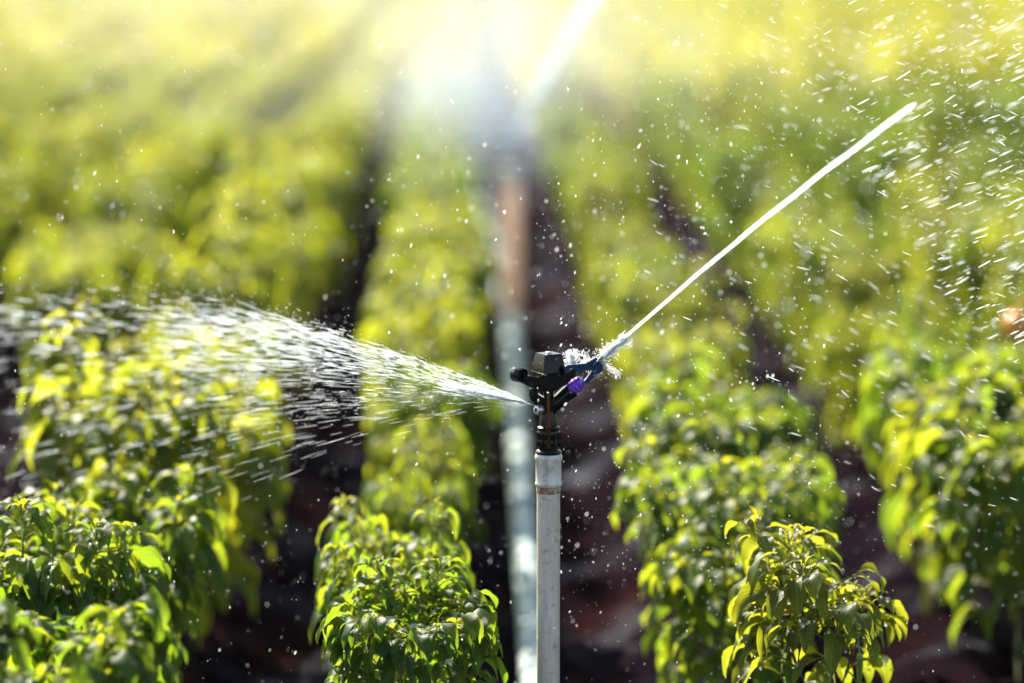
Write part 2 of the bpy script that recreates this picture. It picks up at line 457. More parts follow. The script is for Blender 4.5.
def drops(name, P, D, ln, wd, material):
    """many droplets: position, direction, half length, half width"""
    D = D/np.linalg.norm(D, axis=1, keepdims=True)
    a = np.where(np.abs(D[:, 2:3]) < .9, np.array([[0, 0, 1.]]), np.array([[1., 0, 0]]))
    U = np.cross(D, a); U /= np.linalg.norm(U, axis=1, keepdims=True); Vv = np.cross(D, U)
    # ico vertex axes: x -> U, y -> V, z -> D
    V = P[:, None] + ICV[None, :, 0:1]*U[:, None]*wd[:, None, None] + ICV[None, :, 1:2]*Vv[:, None]*wd[:, None, None] + ICV[None, :, 2:3]*D[:, None]*ln[:, None, None]
    F = (ICF[None] + 12*np.arange(len(P))[:, None, None]).reshape(-1, 3)
    return obj(name, np_mesh(name, V.reshape(-1, 3), F, material))

# --- plant kinds for the rows (shared meshes)
kinds = []; kinds_y = []
for k in range(7):
    f, s, _ = make_plant('p%d' % k, 100+k, h=.45+.02*(k % 3), spread=.105+.012*(k % 2), levels=4, tipn=7, noden=2, leafL=(.064, .055, .07, .058, .062, .052, .067)[k], nt_=6, nv=3, skirt=(60, 85, 45, 70, 50, 90, 60)[k])
    kinds.append((f, s))
    f2 = f.copy(); f2.materials[0] = M_leaf_sun; kinds_y.append((f2, s))

def row_label(ri):
    names = {0: 'in the row just left of the sprinkler', 1: 'in the row just right of the sprinkler', 2: 'in the second row right of the sprinkler',
             3: 'in the third row right of the sprinkler', 4: 'in the fourth row right of the sprinkler', -1: 'in the second row left of the sprinkler',
             -2: 'in the third row left of the sprinkler', -3: 'in the fourth row left of the sprinkler'}
    if ri in names: return names[ri]
    return 'in a far %s row of the field' % ('right' if ri > 0 else 'left')
ORD = ['first', 'second', 'third', 'fourth', 'fifth', 'sixth', 'seventh', 'eighth', 'ninth', 'tenth', 'eleventh', 'twelfth']
GROUP = 'pepper plants growing in rows'

# heroes in and near the focus plane
def hero(seed, px, py, y, label, mat_=None, h=.5, spread=.13, levels=4, tipn=10, noden=3, leafL=.062, skirt=30, flowers=0, fruits=0, dropn=160, rot=0, xoff=0):
    top = at(px, py, y)
    root = empty('pepper_plant', (top.x, top.y, gh(top.x, top.y)))
    root.rotation_euler.z = rot
    tag(root, label, 'pepper plant', GROUP)
    f, s, (P, Mid, arr, r, tips, nodes) = make_plant('hero', seed, h, spread, levels, tipn, noden, leafL, 10, 5, mat_, skirt)
    zmax = max(v.co.z for v in f.vertices); sc_ = (top.z - gh(top.x, top.y))/zmax; root.scale = (sc_,)*3
    obj('foliage', f, root); obj('stem', s, root)
    tag(obj('water_beads', drops_mesh(Mid, r, dropn, 'water_beads'), root), kind='stuff')
    cand = [(q, a) for q, a in tips if True]
    for k in range(flowers):
        q, a = cand[(k*5+2) % len(cand)]
        az = math.atan2(-1, .2) - rot + r.uniform(-.6, .6)
        c = q + Vector((math.cos(az)*.035, math.sin(az)*.035, -.03 - .02*r.uniform(0, 1)))
        bm = bmesh.new()
        tube(bm, [q, (q+c)/2 + Vector((0, 0, .012)), c + Vector((0, 0, .008))], .0011, 5)
        lathe(bm, c + Vector((0, 0, .009)), (0, 0, -1), [(0, .0015), (.004, .004), (.006, .0045)], 8)
        fl = bmobj('flower', bm, M_stem, root)
        bm = bmesh.new()
        for j in range(6):
            th = j*PI/3; d = Vector((math.cos(th), math.sin(th), 0)); sd = Vector((-d.y, d.x, 0))
            b0 = c + Vector((0, 0, .003))
            v = [bm.verts.new(b0 + d*.002 + sd*.002), bm.verts.new(b0 + d*.002 - sd*.002), bm.verts.new(b0 + d*.009 - sd*.0042 + Vector((0, 0, -.006))),
                 bm.verts.new(b0 + d*.014 + Vector((0, 0, -.011))), bm.verts.new(b0 + d*.009 + sd*.0042 + Vector((0, 0, -.006)))]
            bm.faces.new(v)
        me = bpy.data.meshes.new('petals'); bm.to_mesh(me); bm.free(); me.materials.append(M_petal)
        obj('petals', me, fl)
        bm = bmesh.new(); lathe(bm, c, (0, 0, -1), [(0, .0025), (.005, .0032), (.008, .001)], 8); bmobj('anthers', bm, M_anther, fl)
    for k in range(fruits):
        q, a = cand[(k*7+1) % len(cand)]
        az = math.atan2(-1, .1) - rot + r.uniform(-.8, .8)
        c = q + Vector((math.cos(az)*.04, math.sin(az)*.04, -.05 - .03*r.uniform(0, 1)))
        bm = bmesh.new(); tube(bm, [q, (q+c)/2 + Vector((0, 0, .015)), c], .0014, 5)
        lathe(bm, c + Vector((0, 0, .003)), (0, 0, -1), [(0, .003), (.004, .0045), (.007, .0046), (.02, .0044), (.035, .0034), (.048, .002), (.054, .0008)], 10)
        bmobj('fruit', bm, M_fruitg, root)
    return root

hero(3, 412, 564, 4.42, 'bushy sharp green pepper plant with tiny white flowers, bottom centre, left of the riser pipe', h=.5, spread=.078, leafL=.046, flowers=4, fruits=1, skirt=48)
hero(8, 828, 508, 4.46, 'single pale yellow green pepper plant with drooping leaves in focus at the lower right', M_leaf_h, h=.5, spread=.062, levels=3, tipn=7, noden=2, leafL=.056, fruits=1, skirt=12, dropn=200)
hero(21, 50, 480, 4.62, 'pepper plant with spiky upright shoots at the left edge, behind the blurred front bush', h=.48, spread=.10, leafL=.058, skirt=70)
hero(25, 25, 572, 3.95, 'nearest soft focus dark green pepper bush filling the bottom left corner', h=.5, spread=.12, leafL=.06, skirt=70, dropn=80)
hero(27, 66, 560, 4.75, 'pepper plant with long hanging leaves at the inner side of the left row', h=.45, spread=.10, leafL=.062, skirt=70, dropn=100)

# the rows
DY = .37
cand_ = []
for ri, X0 in [(k, ROW0 + ROWS_*k) for k in range(-26, 27)]:
    y = {0: 4.86, 1: 4.95, -1: 4.98, 2: 5.5}.get(ri, 4.6) + rng.uniform(-.05, .05)
    if ri == 0: X0 -= .035
    if ri == -1: X0 += .0
    if ri == -2: y = 8.4
    if ri < -2: y = 9.0
    while y < 60:
        cand_.append((ri, X0 - (.07 if ri == 0 and y > 10.6 else 0) + rng.normal(0, .03), y + rng.normal(0, .05)))
        y += DY
pts = np.array([(x, y, .30) for _, x, y in cand_]); pr = proj(pts)
ptt = proj(pts + np.array([0, 0, .2])); 
inframe = (pr[:, 0] > -40 - .17*FP/pr[:, 2]*.5) & (pr[:, 0] < W_ + 40 + .17*FP/pr[:, 2]*.5) & (ptt[:, 1] < H_) & (pr[:, 1] > -5)
order = [i for i in np.argsort(pts[:, 1]) if inframe[i]]
NIND = 285
indiv = set(order[:NIND]); 
cnt = {}
far_list = []
for i in np.argsort(pts[:, 1]):
    ri, x, y = cand_[i]
    if i in indiv:
        k = int(rng.integers(len(kinds)))
        pale = rng.random() < float(np.interp(y, [5.6, 6.2, 7.0, 9.5, 11, 16, 18], [0, .4, .75, .75, .08, .08, 1]) if x > -.3 else np.interp(y, [4.9, 5.3], [0, .95]))  # chance of the leaf colour with painted-in sunlight, by distance and side
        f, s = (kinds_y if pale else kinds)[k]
        root = empty('pepper_plant', (x, y, gh(x, y)))
        root.rotation_euler.z = rng.choice([0, PI]) + rng.uniform(-.35, .35)
        sc = rng.uniform(.78, 1.16); wx = {0: .66, -1: .9, 1: 1.02}.get(ri, .95)*(1 if y < 6.2 or ri == 0 else .56 if ri > 0 else .82)*rng.uniform(.92, 1.08); root.scale = (sc*wx, sc*max(wx, .9)*1.12, sc*(1.08 if ri == -1 else 1))
        c_ = cnt.get(ri, 0); cnt[ri] = c_+1
        if y < 8.3 and c_ < 12 and abs(ri) < 4:
            lab = '%s blurred plant from the front %s' % (ORD[c_], row_label(ri))
            grp = GROUP
        elif y < 12:
            lab = 'soft yellow green pepper plant halfway back ' + row_label(ri); grp = 'halfway back plants ' + row_label(ri)
        else:
            lab = 'hazy sunlit pepper plant far back ' + row_label(ri); grp = 'far back plants ' + row_label(ri)
        tag(root, lab, 'pepper plant', grp)
        obj('foliage', f, root); obj('stem', s, root)
    elif y < 55 and y > 4.5 and abs(pr[i, 0] - 512) < 512 + 1.6*FP/pr[i, 2]:
        far_list.append((x, y))
# one ripe orange fruit showing at the right edge
fp = at(1018, 338, 6.3)
own = min((o for o in C.objects if o.name.startswith('pepper_plant') and o.type == 'EMPTY'), key=lambda o: (o.location.x-fp.x)**2 + (o.location.y-fp.y)**2)
bm = bmesh.new(); lathe(bm, (0, 0, .028), (0, 0, -1), [(0, .004), (.002, .014), (.008, .022), (.022, .026), (.04, .022), (.05, .012), (.053, .003)], 18)
for v in bm.verts:
    a = math.atan2(v.co.y, v.co.x); q_ = 1 + .06*math.cos(3*a); v.co.x *= q_; v.co.y *= q_
tube(bm, [(0, 0, .026), (.003, 0, .04), (.012, .01, .05)], .0025, 6)
fo = bmobj('fruit', bm, M_fruit, own); sc_ = own.scale.x
fo.location = Matrix.Rotation(-own.rotation_euler.z, 3, 'Z') @ (fp - own.location) / sc_
fo['label'] = 'ripe orange pepper'
# the rest of the field as one mass
low = []
for k in range(4):
    r = np.random.default_rng(500+k); n = 110
    az = r.uniform(0, 2*PI, n); zz = r.uniform(.12, .50, n); rad = .125*np.sqrt(np.clip(1 - ((zz-.2)/.34)**2, .05, 1))*r.uniform(.5, 1, n)
    P = np.stack([np.cos(az)*rad, np.sin(az)*rad, zz], 1); ln = r.uniform(.07, .12, n)
    yg = np.clip((zz-.3)/.2, 0, 1)*r.uniform(0, 1, n)
    V, F, rn, yy, uv, _ = leaf_mesh(P, az + r.normal(0, .6, n), R(30)+r.normal(0, .3, n), R(-70)+r.normal(0, .3, n), ln, ln*.55, r.normal(0, .3, n), r.uniform(.1, .5, n), r.uniform(0, 1, n), yg, 4, 3)
    low.append((V, F, rn, yy))
Vs, Fs, Rs, Ys = [], [], [], []; off = 0
for x, y in far_list:
    V, F, rn, yy = low[int(rng.integers(4))]; a = rng.uniform(0, 2*PI); s = rng.uniform(.9, 1.12)
    ca, sa = math.cos(a)*s, math.sin(a)*s
    Vr = np.stack([V[:, 0]*ca - V[:, 1]*sa + x, V[:, 0]*sa + V[:, 1]*ca + y, V[:, 2]*s], 1)
    Vs.append(Vr); Fs.append(F + off); Rs.append(rn); Ys.append(yy); off += len(V)
print('indiv', len(indiv), 'far', len(far_list), 'maxy', max(cand_[i][2] for i in indiv))
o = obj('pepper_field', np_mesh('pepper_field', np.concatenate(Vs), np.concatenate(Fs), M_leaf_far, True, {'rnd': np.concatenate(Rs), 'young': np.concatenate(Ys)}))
tag(o, 'far mass of sunlit pepper crop at the top of the picture', 'crop field', None, 'stuff')

# ------------------------------------------------------------------ sprinkler on its riser
def sprinkler(base, label, ztop_px=None, riser_h=None):
    """local frame: origin at the ground end of the riser; u() maps photo pixels on the focus plane to the local frame"""
    root = empty('sprinkler', base)
    tag(root, label, 'sprinkler')
    H = riser_h
    def u(px, py, y=0.0): return Vector(((px-548.5)*PX, y*PX, H - (py-453)*PX))
    k = PX
    bm = bmesh.new()
    lathe(bm, (0, 0, 0), (0, 0, 1), [(0, 11.8*k), (H - 34*k, 11.8*k)], 40)
    rp = bmobj('riser_pipe', bm, M_galv, root)
    bm = bmesh.new(); zc = H - 34*k
    lathe(bm, (0, 0, zc), (0, 0, 1), [(0, 12*k), (.6*k, 13.2*k), (3*k, 13.8*k), (4.5*k, 13*k), (26*k, 13*k), (27.5*k, 13.9*k), (31*k, 14*k), (33*k, 13*k), (34*k, 10*k)], 40)
    bmobj('coupling', bm, M_galv2, rp)
    bm = bmesh.new(); lathe(bm, (0, 0, zc-7*k), (0, 0, 1), [(0, 11.9*k), (1*k, 12.15*k), (5*k, 12.5*k), (7.4*k, 12*k)], 40)
    bmobj('rust_band', bm, M_rust, rp)
    # bearing body: threaded black neck with ribs and collars
    bm = bmesh.new()
    prof = [(-2, 9), (0, 13.0), (1.5, 13.2), (3, 12.2), (4, 10.3), (8, 10.6), (10, 11.6), (14, 11.6), (15, 10.8), (16, 11.6), (22, 11.6), (23.5, 11.0), (24.2, 11.4),
            (27, 11.2), (28, 9.4), (36, 9.0), (39, 8.4), (43, 7.8)]
    lathe(bm, u(548.5, 453), (0, 0, 1), [(a*k, r*k) for a, r in prof], 36)
    bmobj('bearing_collar', bm, M_blackm, root)
    bm = bmesh.new()
    for j in range(12):
        a = 2*PI*j/12; c = Vector((math.cos(a), math.sin(a), 0))*11.7*k
        lathe(bm, u(548.5, 439) + c, (0, 0, 1), [(-6*k, .9*k), (8*k, .9*k)], 6)
    bmobj('grip_rib', bm, M_black, root)
    # brass axle showing in front of the body
    bm = bmesh.new(); lathe(bm, u(548.3, 446, -10.5), (0, 0, 1), [(0, 2.0*k), (17*k, 2.0*k), (18*k, 2.7*k), (22*k, 2.7*k), (23*k, 1.8*k), (64*k, 1.8*k)], 16)
    bmobj('axle', bm, M_brass, root)
    # sprinkler body: Y-shaped casting, left lug and right barrel
    bm = bmesh.new()
    prism(bm, [((x-548.5)*k, H-(y-453)*k) for x, y in [(530.5, 385), (536, 384), (538, 392), (547, 398), (551, 398), (563, 386), (572, 378), (577, 388), (560, 402), (556, 412), (541, 413), (538, 405), (529.5, 396)]], -6.5*k, 6.5*k)
    body = bmobj('body', bm, M_black, root, bevel=1.4*k)
    bm = bmesh.new()
    prism(bm, [((x-548.5)*k, H-(y-453)*k) for x, y in [(529, 386), (533.5, 385.5), (533.5, 393), (530, 394.5), (528.5, 392)]], -9*k, -4*k)
    bmobj('lug', bm, M_blackm, body, bevel=.8*k)
    # barrel towards the main nozzle
    bm = bmesh.new(); d = Vector((1, -.25, .83)).normalized()
    lathe(bm, u(552, 406, 0), d, [(0, 7*k), (12*k, 6.6*k), (22*k, 6*k), (27*k, 6.8*k), (30*k, 6.8*k)], 24)
    bmobj('barrel', bm, M_black, root)
    bm = bmesh.new(); p = u(570.5, 387.5, -4)
    lathe(bm, p, d, [(0, 5*k), (1*k, 7.4*k), (4*k, 7.8*k), (5*k, 6.9*k), (6.2*k, 7.6*k), (9*k, 7.3*k), (10*k, 6.4*k), (11.2*k, 7*k), (14*k, 6.4*k), (16*k, 4.6*k), (16*k, 2.6*k), (9*k, 2.2*k)], 28)
    bmobj('nozzle', bm, M_purple, root)
    # rear nozzle
    bm = bmesh.new(); dn = Vector((-.75, -.62, .12)).normalized()
    lathe(bm, u(541, 408, -5), dn, [(0, 5*k), (4*k, 5.2*k), (5.5*k, 4.6*k), (7*k, 4.4*k), (7.2*k, 2*k), (4*k, 1.6*k)], 20)
    bmobj('rear_nozzle', bm, M_steel, root)
    # spring cap on top: tapered square housing turned about its axis
    bm = bmesh.new()
    def ring(cx, z, hw, ang, n=4, hd=None):
        hd = hd or hw; a = R(ang); out = []
        for sx, sy in ((-1, -1), (1, -1), (1, 1), (-1, 1)):
            x, y = sx*hw, sy*hd
            out.append(bm.verts.new(Vector((cx*k + (x*math.cos(a) - y*math.sin(a))*k, (x*math.sin(a) + y*math.cos(a))*k, H - (z-453)*k))))
        return out
    ANG = 27
    rs = [ring(0, 373, 12.6, ANG), ring(0, 372, 13.6, ANG), ring(0, 369.6, 13.6, ANG), ring(0, 369.2, 12.4, ANG), ring(0, 353.4, 10.7, ANG), ring(0, 350.6, 9.6, ANG)]
    for a, b in zip(rs, rs[1:]):
        for j in range(4): bm.faces.new((a[j], a[(j+1) % 4], b[(j+1) % 4], b[j]))
    bm.faces.new(rs[0][::-1]); bm.faces.new(rs[-1])
    cap = bmobj('cap', bm, M_black, root, bevel=.9*k)
    bm = bmesh.new(); lathe(bm, u(548.5, 351), (0, 0, 1), [(0, 3.2*k), (1.2*k, 3.2*k), (2*k, 2.3*k), (2.2*k, .4*k)], 16)
    bmobj('screw', bm, M_steel, cap)
    # hub under the cap
    bm = bmesh.new(); lathe(bm, u(548.5, 398), (0, 0, 1), [(0, 5*k), (10*k, 6*k), (13*k, 10*k), (17*k, 11*k), (23*k, 11.5*k), (25*k, 10*k)], 28)
    bmobj('hub', bm, M_blackm, root)
    # swinging hammer arm with counterweight
    bm = bmesh.new()
    prism(bm, [((x-548.5)*k, H-(y-453)*k) for x, y in [(519, 366), (527, 371.5), (540, 374), (562, 371), (574, 364), (577, 370), (566, 381), (552, 388.5), (541, 388), (518, 377.5)]], -14*k, -8*k)
    arm = bmobj('hammer_arm', bm, M_black, root, bevel=1.5*k)
    bm = bmesh.new(); dw = Vector((.74, -.66, -.05)).normalized()
    lathe(bm, u(513.5, 370.3, -8), dw, [(0, 6.6*k), (1*k, 7.6*k), (11*k, 7.7*k), (12.5*k, 7*k), (12.6*k, 5.2*k), (11.6*k, 4.8*k)], 30)
    bmobj('counterweight', bm, M_black, arm)
    bm = bmesh.new()
    prism(bm, [((x-548.5)*k, H-(y-453)*k) for x, y in [(563, 364.5), (567, 361), (586, 359.5), (588, 363), (580, 369), (566, 374)]], -12*k, -5*k)
    bmobj('arm_bridge', bm, M_navy, arm, bevel=1.2*k)
    # deflector spoon: two cheeks and a curved vane
    bm = bmesh.new()
    prism(bm, [((x-548.5)*k, H-(y-453)*k) for x, y in [(585, 359.8), (596, 353.6), (600.5, 352.2), (602.5, 358), (603, 366), (595, 373), (587, 380.5), (583.5, 379), (590, 370), (592, 366), (586, 367), (582, 366)]], -12.5*k, -10*k)
    sp = bmobj('deflector_spoon', bm, M_navy, arm, bevel=.7*k)
    bm = bmesh.new()
    prism(bm, [((x-548.5)*k, H-(y-453)*k) for x, y in [(588, 358.5), (596, 352.8), (599.5, 351.5), (601.5, 358), (602, 364), (594, 371), (590, 370), (594, 362)]], -3.5*k, -1*k)
    prism(bm, [((x-548.5)*k, H-(y-453)*k) for x, y in [(586, 359), (599.5, 351.2), (601, 352.4), (588, 361.5)]], -10*k, -3*k)
    prism(bm, [((x-548.5)*k, H-(y-453)*k) for x, y in [(584, 378), (602, 362.5), (602.5, 364.5), (586, 380)]], -10*k, -3*k)
    bmobj('vane', bm, M_navy, sp, bevel=.4*k)
    # purple tell-tale ring on the arm
    return root

p = at(548.5, 453, DF)
zb = gh(p.x, p.y) + .03
spr = sprinkler((p.x, p.y, zb), 'black impact sprinkler in sharp focus on a pale galvanised riser, purple nozzle', riser_h=p.z - zb)
SPR_Z = p.z; SPR_X = p.x

# back sprinkler: the same head, copied with all its parts, on a shorter riser
pb = at(510, 166, 10.6)
def copy_tree(o, parent=None):
    c = o.copy(); C.objects.link(c); c.parent = parent
    for ch in list(o.children): copy_tree(ch, c)
    return c
spb = copy_tree(spr)
zb2 = gh(pb.x, pb.y) + .04
spb.location = (pb.x, pb.y, pb.z - (SPR_Z - zb))
spb.rotation_euler.z = R(35)
for ch in spb.children:
    if ch.name.startswith('riser_pipe'):
        ch.data = ch.data.copy(); ch.data.materials[0] = M_tan; ch.scale = (2, 2, 1)
tag(spb, 'blurred far sprinkler on a tan riser wrapped in bright white mist', 'sprinkler')

# lateral pipe on the ground, in lengths joined by couplers
pipe_pts = [(.115, 2.9), (SPR_X, DF), (.105, 6.9), (pb.x, pb.y), (at(474, 190, 15.5).x, 15.5), (-.05, 24), (.05, 34)]
def gpipe(a, b, label):
    root = empty('irrigation_pipe', (a[0], a[1], 0))
    tag(root, label, 'pipe', 'aluminium pipe lengths lying in the furrow')
    za, zb_ = gh(*a) + .05, gh(*b) + .05
    A = Vector((0, 0, za)); B = Vector((b[0]-a[0], b[1]-a[1], zb_))
    bm = bmesh.new(); lathe(bm, A, B-A, [(0, .027), ((B-A).length, .027)], 28); pp = bmobj('pipe_length', bm, M_alu, root)
    bm = bmesh.new(); lathe(bm, A - (B-A).normalized()*.05, B-A, [(0, .028), (.004, .033), (.03, .034), (.034, .030), (.09, .030), (.094, .034), (.118, .033), (.12, .028)], 28)
    bmobj('coupler', bm, M_galv2, pp)
gpipe(pipe_pts[0], pipe_pts[1], 'pale irrigation pipe length meeting the foot of the front riser')
gpipe(pipe_pts[1], pipe_pts[3], 'long pale blue irrigation pipe on the soil between the two sprinklers')
gpipe(pipe_pts[3], pipe_pts[4], 'blurred pale irrigation pipe slanting away behind the far sprinkler')
gpipe(pipe_pts[4], pipe_pts[5], 'farthest irrigation pipe length lost in the white mist')

# ------------------------------------------------------------------ water
def jet(name, pts, rad, seed, n=14, label=None):
    r = np.random.default_rng(seed); bm = bmesh.new()
    P = [Vector(p) for p in pts]; rings = []
    t0 = (P[-1]-P[0]).normalized(); u_, v_ = basis(t0)
    for i, p in enumerate(P):
        ring = []
        for k in range(n):
            a = 2*PI*k/n; rr = rad[i]*(1 + .16*math.sin(3*a + i*.35) + r.uniform(-.10, .10))
            ring.append(bm.verts.new(p + (u_*math.cos(a) + v_*math.sin(a))*rr))
        rings.append(ring)
    for a, b in zip(rings, rings[1:]):
        for k in range(n): bm.faces.new((a[k], a[(k+1) % n], b[(k+1) % n], b[k]))
    bm.faces.new(rings[0][::-1]); bm.faces.new(rings[-1])
    o = bmobj(name, bm, M_jet)
    tag(o, label, 'water jet'); return o

j0 = at(603, 357, DF - .02); j1 = at(916, 103, DF - .18)
n = 90
pts = []; rad = []
for i in range(n):
    t = i/(n-1)
    p = j0.lerp(j1, t) + Vector((0, 0, .010*math.sin(PI*t)))
    pts.append(p)
    e = min(1, (1-t)*45)
    rad.append(PX*(1.4 + 2.0*t)*max(.15, e)**.5)
jet('water_jet', pts, rad, 5, label='thin white water jet shooting up right from the sprinkler nozzle')
jb0 = Vector((pb.x + .03, pb.y, pb.z + .12)); jb1 = at(606, -20, 10.2)
pts = [jb0.lerp(jb1, i/49) + Vector((0, 0, .03*math.sin(PI*i/49))) for i in range(50)]
jet('water_jet', pts, [.007 + .014*i/49 for i in range(50)], 6, label='broad blurred water jet rising from the far sprinkler to the top edge')

# splash where the jet meets the spoon
r = np.random.default_rng(9)
jd = (j1-j0).normalized()
def cone(origin, axis_, n, ang, l0, l1, ln, wd, seed, grav=0):
    r = np.random.default_rng(seed); u_, v_ = basis(axis_); ax = np.array(Vector(axis_).normalized()); u_, v_ = np.array(u_), np.array(v_)
    th = np.abs(r.normal(0, ang, n)); ph = r.uniform(0, 2*PI, n)
    D = ax[None]*np.cos(th)[:, None] + (u_[None]*np.cos(ph)[:, None] + v_[None]*np.sin(ph)[:, None])*np.sin(th)[:, None]
    l = l0 + (l1-l0)*r.random(n)**1.6
    P = np.array(origin)[None] + D*l[:, None]; P[:, 2] -= grav*l**2
    return P, D, r.uniform(ln[0], ln[1], n), r.uniform(wd[0], wd[1], n)
sets = [cone(at(598, 361, DF-.02), jd, 1300, .36, 0, .032, (.0004, .0016), (.0003, .0008), 1),
        cone(at(596, 362, DF-.02), jd, 1000, .09, 0, .06, (.002, .008), (.0003, .0007), 12),
        cone(at(600, 362, DF-.02), Vector((.8, 0, -.55)), 350, .16, .0, .034, (.0006, .003), (.0002, .0006), 2),
        cone(at(574, 366, DF+.01), Vector((-.25, .1, .8)), 1100, .55, 0, .024, (.0008, .003), (.0002, .0006), 3),
        cone(at(590, 364, DF+.0), Vector((-.2, .3, .25)), 500, .9, 0, .026, (.0008, .002), (.0002, .0006), 4),
        cone(at(583, 383, DF-.005), jd, 700, .2, 0, .03, (.001, .005), (.0002, .0006), 44)]
P = np.concatenate([s[0] for s in sets]); D = np.concatenate([s[1] for s in sets])
o = drops('nozzle_splash', P, D, np.concatenate([s[2] for s in sets]), np.concatenate([s[3] for s in sets]), M_drop)
tag(o, 'white splash bursting off the sprinkler deflector', 'water splash', None, 'stuff')

# side spray: fan thrown left from the rear nozzle
def fan(n, seed, lo, hi, pw, wmin, wmax, lmin, lmax, tmin=0, tmax=1, yspread=.10):
    r = np.random.default_rng(seed)
    t = tmin + (tmax-tmin)*r.random(n)**pw
    s = r.random(n)**2.0                       # 0 at the upper, denser edge
    # launch angles; each streak rides a parabola in the fan
    L_ = .78*t + .01
    ang = R(lo) + (R(hi)-R(lo))*s + r.normal(0, .012, n)
    x = -L_*(1 + .05*np.sin(t*9)); z = L_*np.tan(ang) - .30*L_**2
    yv = r.normal(0, yspread, n)*L_ - 1.2*L_**1.5
    o_ = np.array(at(532, 405, DF - .01))
    P = np.stack([o_[0]+x, o_[1]+yv, o_[2]+z + r.normal(0, .004, n)*t], 1)
    D = np.stack([-np.ones(n), yv/L_, np.tan(ang) - .6*L_ + r.normal(0, .04, n)], 1)
    q = .35 + .65*np.minimum(1, t*2)
    return P, D, r.uniform(lmin, lmax, n)*q, r.uniform(wmin, wmax, n)*(.5 + .8*t)
A = [fan(850, 21, 28, 9, 1.0, .0002, .0006, .006, .02),
     fan(1200, 22, 28, 19, .9, .0002, .0007, .006, .020, 0, .62),
     fan(2600, 29, 30, 6, 1.0, .0002, .0006, .0005, .002, .05, 1.0),
     fan(420, 23, 22, -4, 1.2, .00015, .0004, .010, .03, 0, .6),
     fan(110, 24, 27, 19, 1, .0004, .0010, .006, .02, .55, 1.35)]
core = cone(at(533, 405, DF-.01), Vector((-1, -.1, .24)), 500, .045, 0, .13, (.008, .02), (.0003, .0007), 31)
A.append(core)
o = drops('side_spray', *[np.concatenate([a[i] for a in A]) for i in range(4)], M_spray)
tag(o, 'fan of white water streaks thrown left from the rear nozzle', 'water spray', None, 'stuff')

# coarse spray thrown up round the far sprinkler
r = np.random.default_rng(61)
def puff(n, c, sx, sy, sz, lean=0.0):
    g_ = r.normal(0, 1, (n, 3)); P = np.array(c)[None] + g_*np.array([sx, sy, sz])[None]; P[:, 0] += lean*g_[:, 2]*sz
    return P, np.array([[-.2, 0, 1.]]) + r.normal(0, .5, (n, 3)), r.uniform(.003, .010, n), r.uniform(.001, .0026, n)
fs = [puff(2000, at(472, 66, 10.3), .15, .12, .17), puff(900, at(440, 92, 10.35), .10, .12, .08), puff(1500, at(505, 20, 10.3), .26, .15, .13),
      puff(1300, at(497, 118, 10.35), .065, .08, .09, -.4), cone(jb0, jb1-jb0, 450, .10, .03, .6, (.008, .02), (.0010, .0026), 63)]
o = drops('far_spray', *[np.concatenate([a[i] for a in fs]) for i in range(4)], M_plume)
tag(o, 'blurred white plume of spray above the far sprinkler', 'water spray', None, 'stuff')

# droplets in the air
r = np.random.default_rng(77)
def air(n, x0, x1, y0, y1, z0, z1, dvec, dj, ln, wd):
    P = np.stack([r.uniform(x0, x1, n), r.uniform(y0, y1, n), r.uniform(z0, z1, n)], 1)
    D = np.array(dvec)[None] + r.normal(0, dj, (n, 3))
    w = wd[0] + (wd[1]-wd[0])*r.random(n)**3
    return P, D, w*r.uniform(ln[0], ln[1], n), w
A = [air(9000, -1.1, 1.2, 3.9, 5.4, .25, 1.7, (.2, 0, 1), .25, (1, 4), (.0002, .0007)),
     air(1700, -1.1, 1.2, 3.6, 6.2, .25, 1.7, (.15, 0, 1), .25, (1, 3.2), (.0003, .0015)),
     air(800, -.15, .55, 4.0, 5.2, .55, 1.5, (.3, 0, 1), .4, (1, 2.5), (.0004, .0019)),
     air(1300, .10, .5, 4.1, 4.6, .4, 1.2, (.3, 0, 1), .3, (1, 3.), (.0002, .0008)),
     air(900, -1.5, 1.6, 6, 10, .3, 1.8, (.15, 0, 1), .4, (1, 3), (.0010, .004))]
# streaks breaking off the end of the jet, raining to the right
n = 4600
tt = r.random(n)
P = np.stack([r.uniform(.45, 1.05, n), r.uniform(3.9, 4.7, n), r.uniform(.75, 1.5, n)], 1)
qp = proj(P); keep = (qp[:, 1] < 60 + (qp[:, 0]-780)*1.4) & (qp[:, 0] > 790) & (r.random(n) < np.clip((qp[:, 0]-760)/170, 0, 1))
P = P[keep]; n = len(P)
D = np.array([1, 0, .42])[None] + r.normal(0, .10, (n, 3))
w = .0002 + .0009*r.random(n)**4
A.append((P, D, w*r.uniform(3, 16, n), w))
# the sweep of the earlier jet over the right hand rows
n = 2600
P = np.stack([r.uniform(.2, 1.1, n), r.uniform(3.9, 5.2, n), r.uniform(.55, 1.25, n)], 1)
qp = proj(P); keep = (qp[:, 0] > 640) & (r.random(n) < np.clip((qp[:, 0]-560)/480, 0, 1))
P = P[keep]; n = len(P)
D = np.array([1, 0, -.45])[None] + r.normal(0, .15, (n, 3))
w = .0002 + .0005*r.random(n)**3
A.append((P, D, w*r.uniform(6, 18, n), w))
o = drops('airborne_droplets', *[np.concatenate([a[i] for a in A]) for i in range(4)], M_drop)
tag(o, 'fine water droplets falling through the air all over the field', 'water droplets', None, 'stuff')

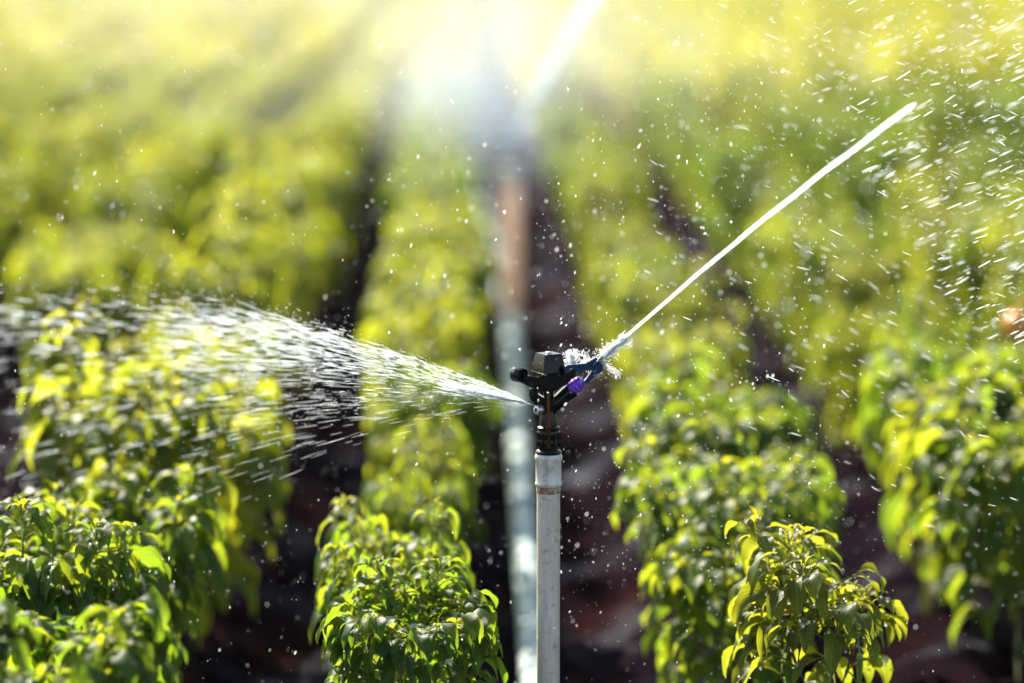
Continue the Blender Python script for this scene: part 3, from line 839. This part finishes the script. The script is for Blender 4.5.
# mist round the far sprinkler
def mist(name, c, rx, ry, rz, dens, label, seedoff=0, an=.4):
    m, nt, out = mat(name)
    tc = N(nt, 'TexCoord')
    ln = N(nt, 'VectorMath', operation='LENGTH'); L(nt, tc.outputs['Object'], ln.inputs[0])
    fall = N(nt, 'MapRange'); fall.interpolation_type = 'SMOOTHERSTEP'
    fall.inputs[1].default_value = 1.0; fall.inputs[2].default_value = -.35; fall.inputs[3].default_value = 0; fall.inputs[4].default_value = 1
    L(nt, ln.outputs['Value'], fall.inputs[0])
    ns = N(nt, 'TexNoise', Scale=1.9, Detail=2.0); mp = N(nt, 'Mapping'); mp.inputs['Location'].default_value = (seedoff, 0, 0)
    L(nt, tc.outputs['Object'], mp.inputs[0]); L(nt, mp.outputs[0], ns.inputs['Vector'])
    nr = N(nt, 'MapRange'); nr.inputs[1].default_value = .38; nr.inputs[2].default_value = .62; nr.inputs[3].default_value = .2; nr.inputs[4].default_value = 1.5; L(nt, ns.outputs[0], nr.inputs[0])
    pv = N(nt, 'VolumePrincipled'); pv.inputs['Color'].default_value = (.97, .98, 1, 1); pv.inputs['Anisotropy'].default_value = an
    L(nt, math_(nt, 'MULTIPLY', math_(nt, 'MULTIPLY', fall.outputs[0], nr.outputs[0]), dens), pv.inputs['Density'])
    L(nt, pv.outputs[0], out.inputs['Volume'])
    bm = bmesh.new(); bmesh.ops.create_icosphere(bm, subdivisions=3, radius=1)
    o = bmobj(name, bm, m); o.location = c; o.scale = (rx, ry, rz)
    tag(o, label, 'water mist', None, 'stuff'); return o
c = at(478, 40, 10.0)
mist('water_mist', c, .62, .5, .70, .5, 'dense white mist cloud round the far sprinkler at top centre')
c2 = at(400, 0, 13.5)
mist('water_mist', (c2.x, c2.y, .95), 2.6, 3.2, 1.0, .11, 'thin wide glowing mist drifting over the back rows at top left', 5)

# haze
m, nt, out = mat('haze')
pv = N(nt, 'VolumePrincipled'); pv.inputs['Color'].default_value = (.98, .96, .88, 1); pv.inputs['Density'].default_value = .0003; pv.inputs['Anisotropy'].default_value = .5
L(nt, pv.outputs[0], out.inputs['Volume'])
bm = bmesh.new(); bmesh.ops.create_cube(bm, size=1)
for v in bm.verts: v.co = Vector((v.co.x*520, v.co.y*500 + 180, (v.co.z+.5)*3.6 - 1.2))
o = bmobj('haze', bm, m, smooth=False); tag(o, 'thin humid haze over the field', 'haze', None, 'stuff')

# ------------------------------------------------------------------ light
SUN_EL, SUN_AZ = R(38), R(-27)      # azimuth from +Y towards +X
w = bpy.data.worlds.new('World'); S.world = w; w.use_nodes = True
nt = w.node_tree; bg = nt.nodes['Background']
sk = nt.nodes.new('ShaderNodeTexSky'); sk.sky_type = 'NISHITA'; sk.sun_disc = False
sk.sun_elevation = SUN_EL; sk.sun_rotation = SUN_AZ
nt.links.new(sk.outputs[0], bg.inputs[0]); bg.inputs[1].default_value = .075
sd = bpy.data.lights.new('sun', 'SUN'); so = bpy.data.objects.new('sun', sd); C.objects.link(so)
sd.energy = 5; sd.angle = R(.5); sd.color = (1, .91, .74)
to = Vector((math.sin(SUN_AZ)*math.cos(SUN_EL), math.cos(SUN_AZ)*math.cos(SUN_EL), math.sin(SUN_EL)))
so.rotation_euler = to.to_track_quat('Z', 'Y').to_euler()
so.location = (0, 0, 6)

S.view_settings.view_transform = 'Standard'; S.view_settings.look = 'None'
S.view_settings.exposure = 1.65; S.view_settings.gamma = 1
S.render.engine = 'CYCLES'
cy = S.cycles
cy.max_bounces = 8; cy.transparent_max_bounces = 10; cy.diffuse_bounces = 3; cy.glossy_bounces = 2; cy.transmission_bounces = 4; cy.volume_bounces = 1
cy.use_denoising = True
try: cy.denoiser = 'OPENIMAGEDENOISE'
except Exception: pass
cy.sample_clamp_indirect = 6; cy.volume_step_rate = 1.0; cy.caustics_reflective = False; cy.caustics_refractive = False
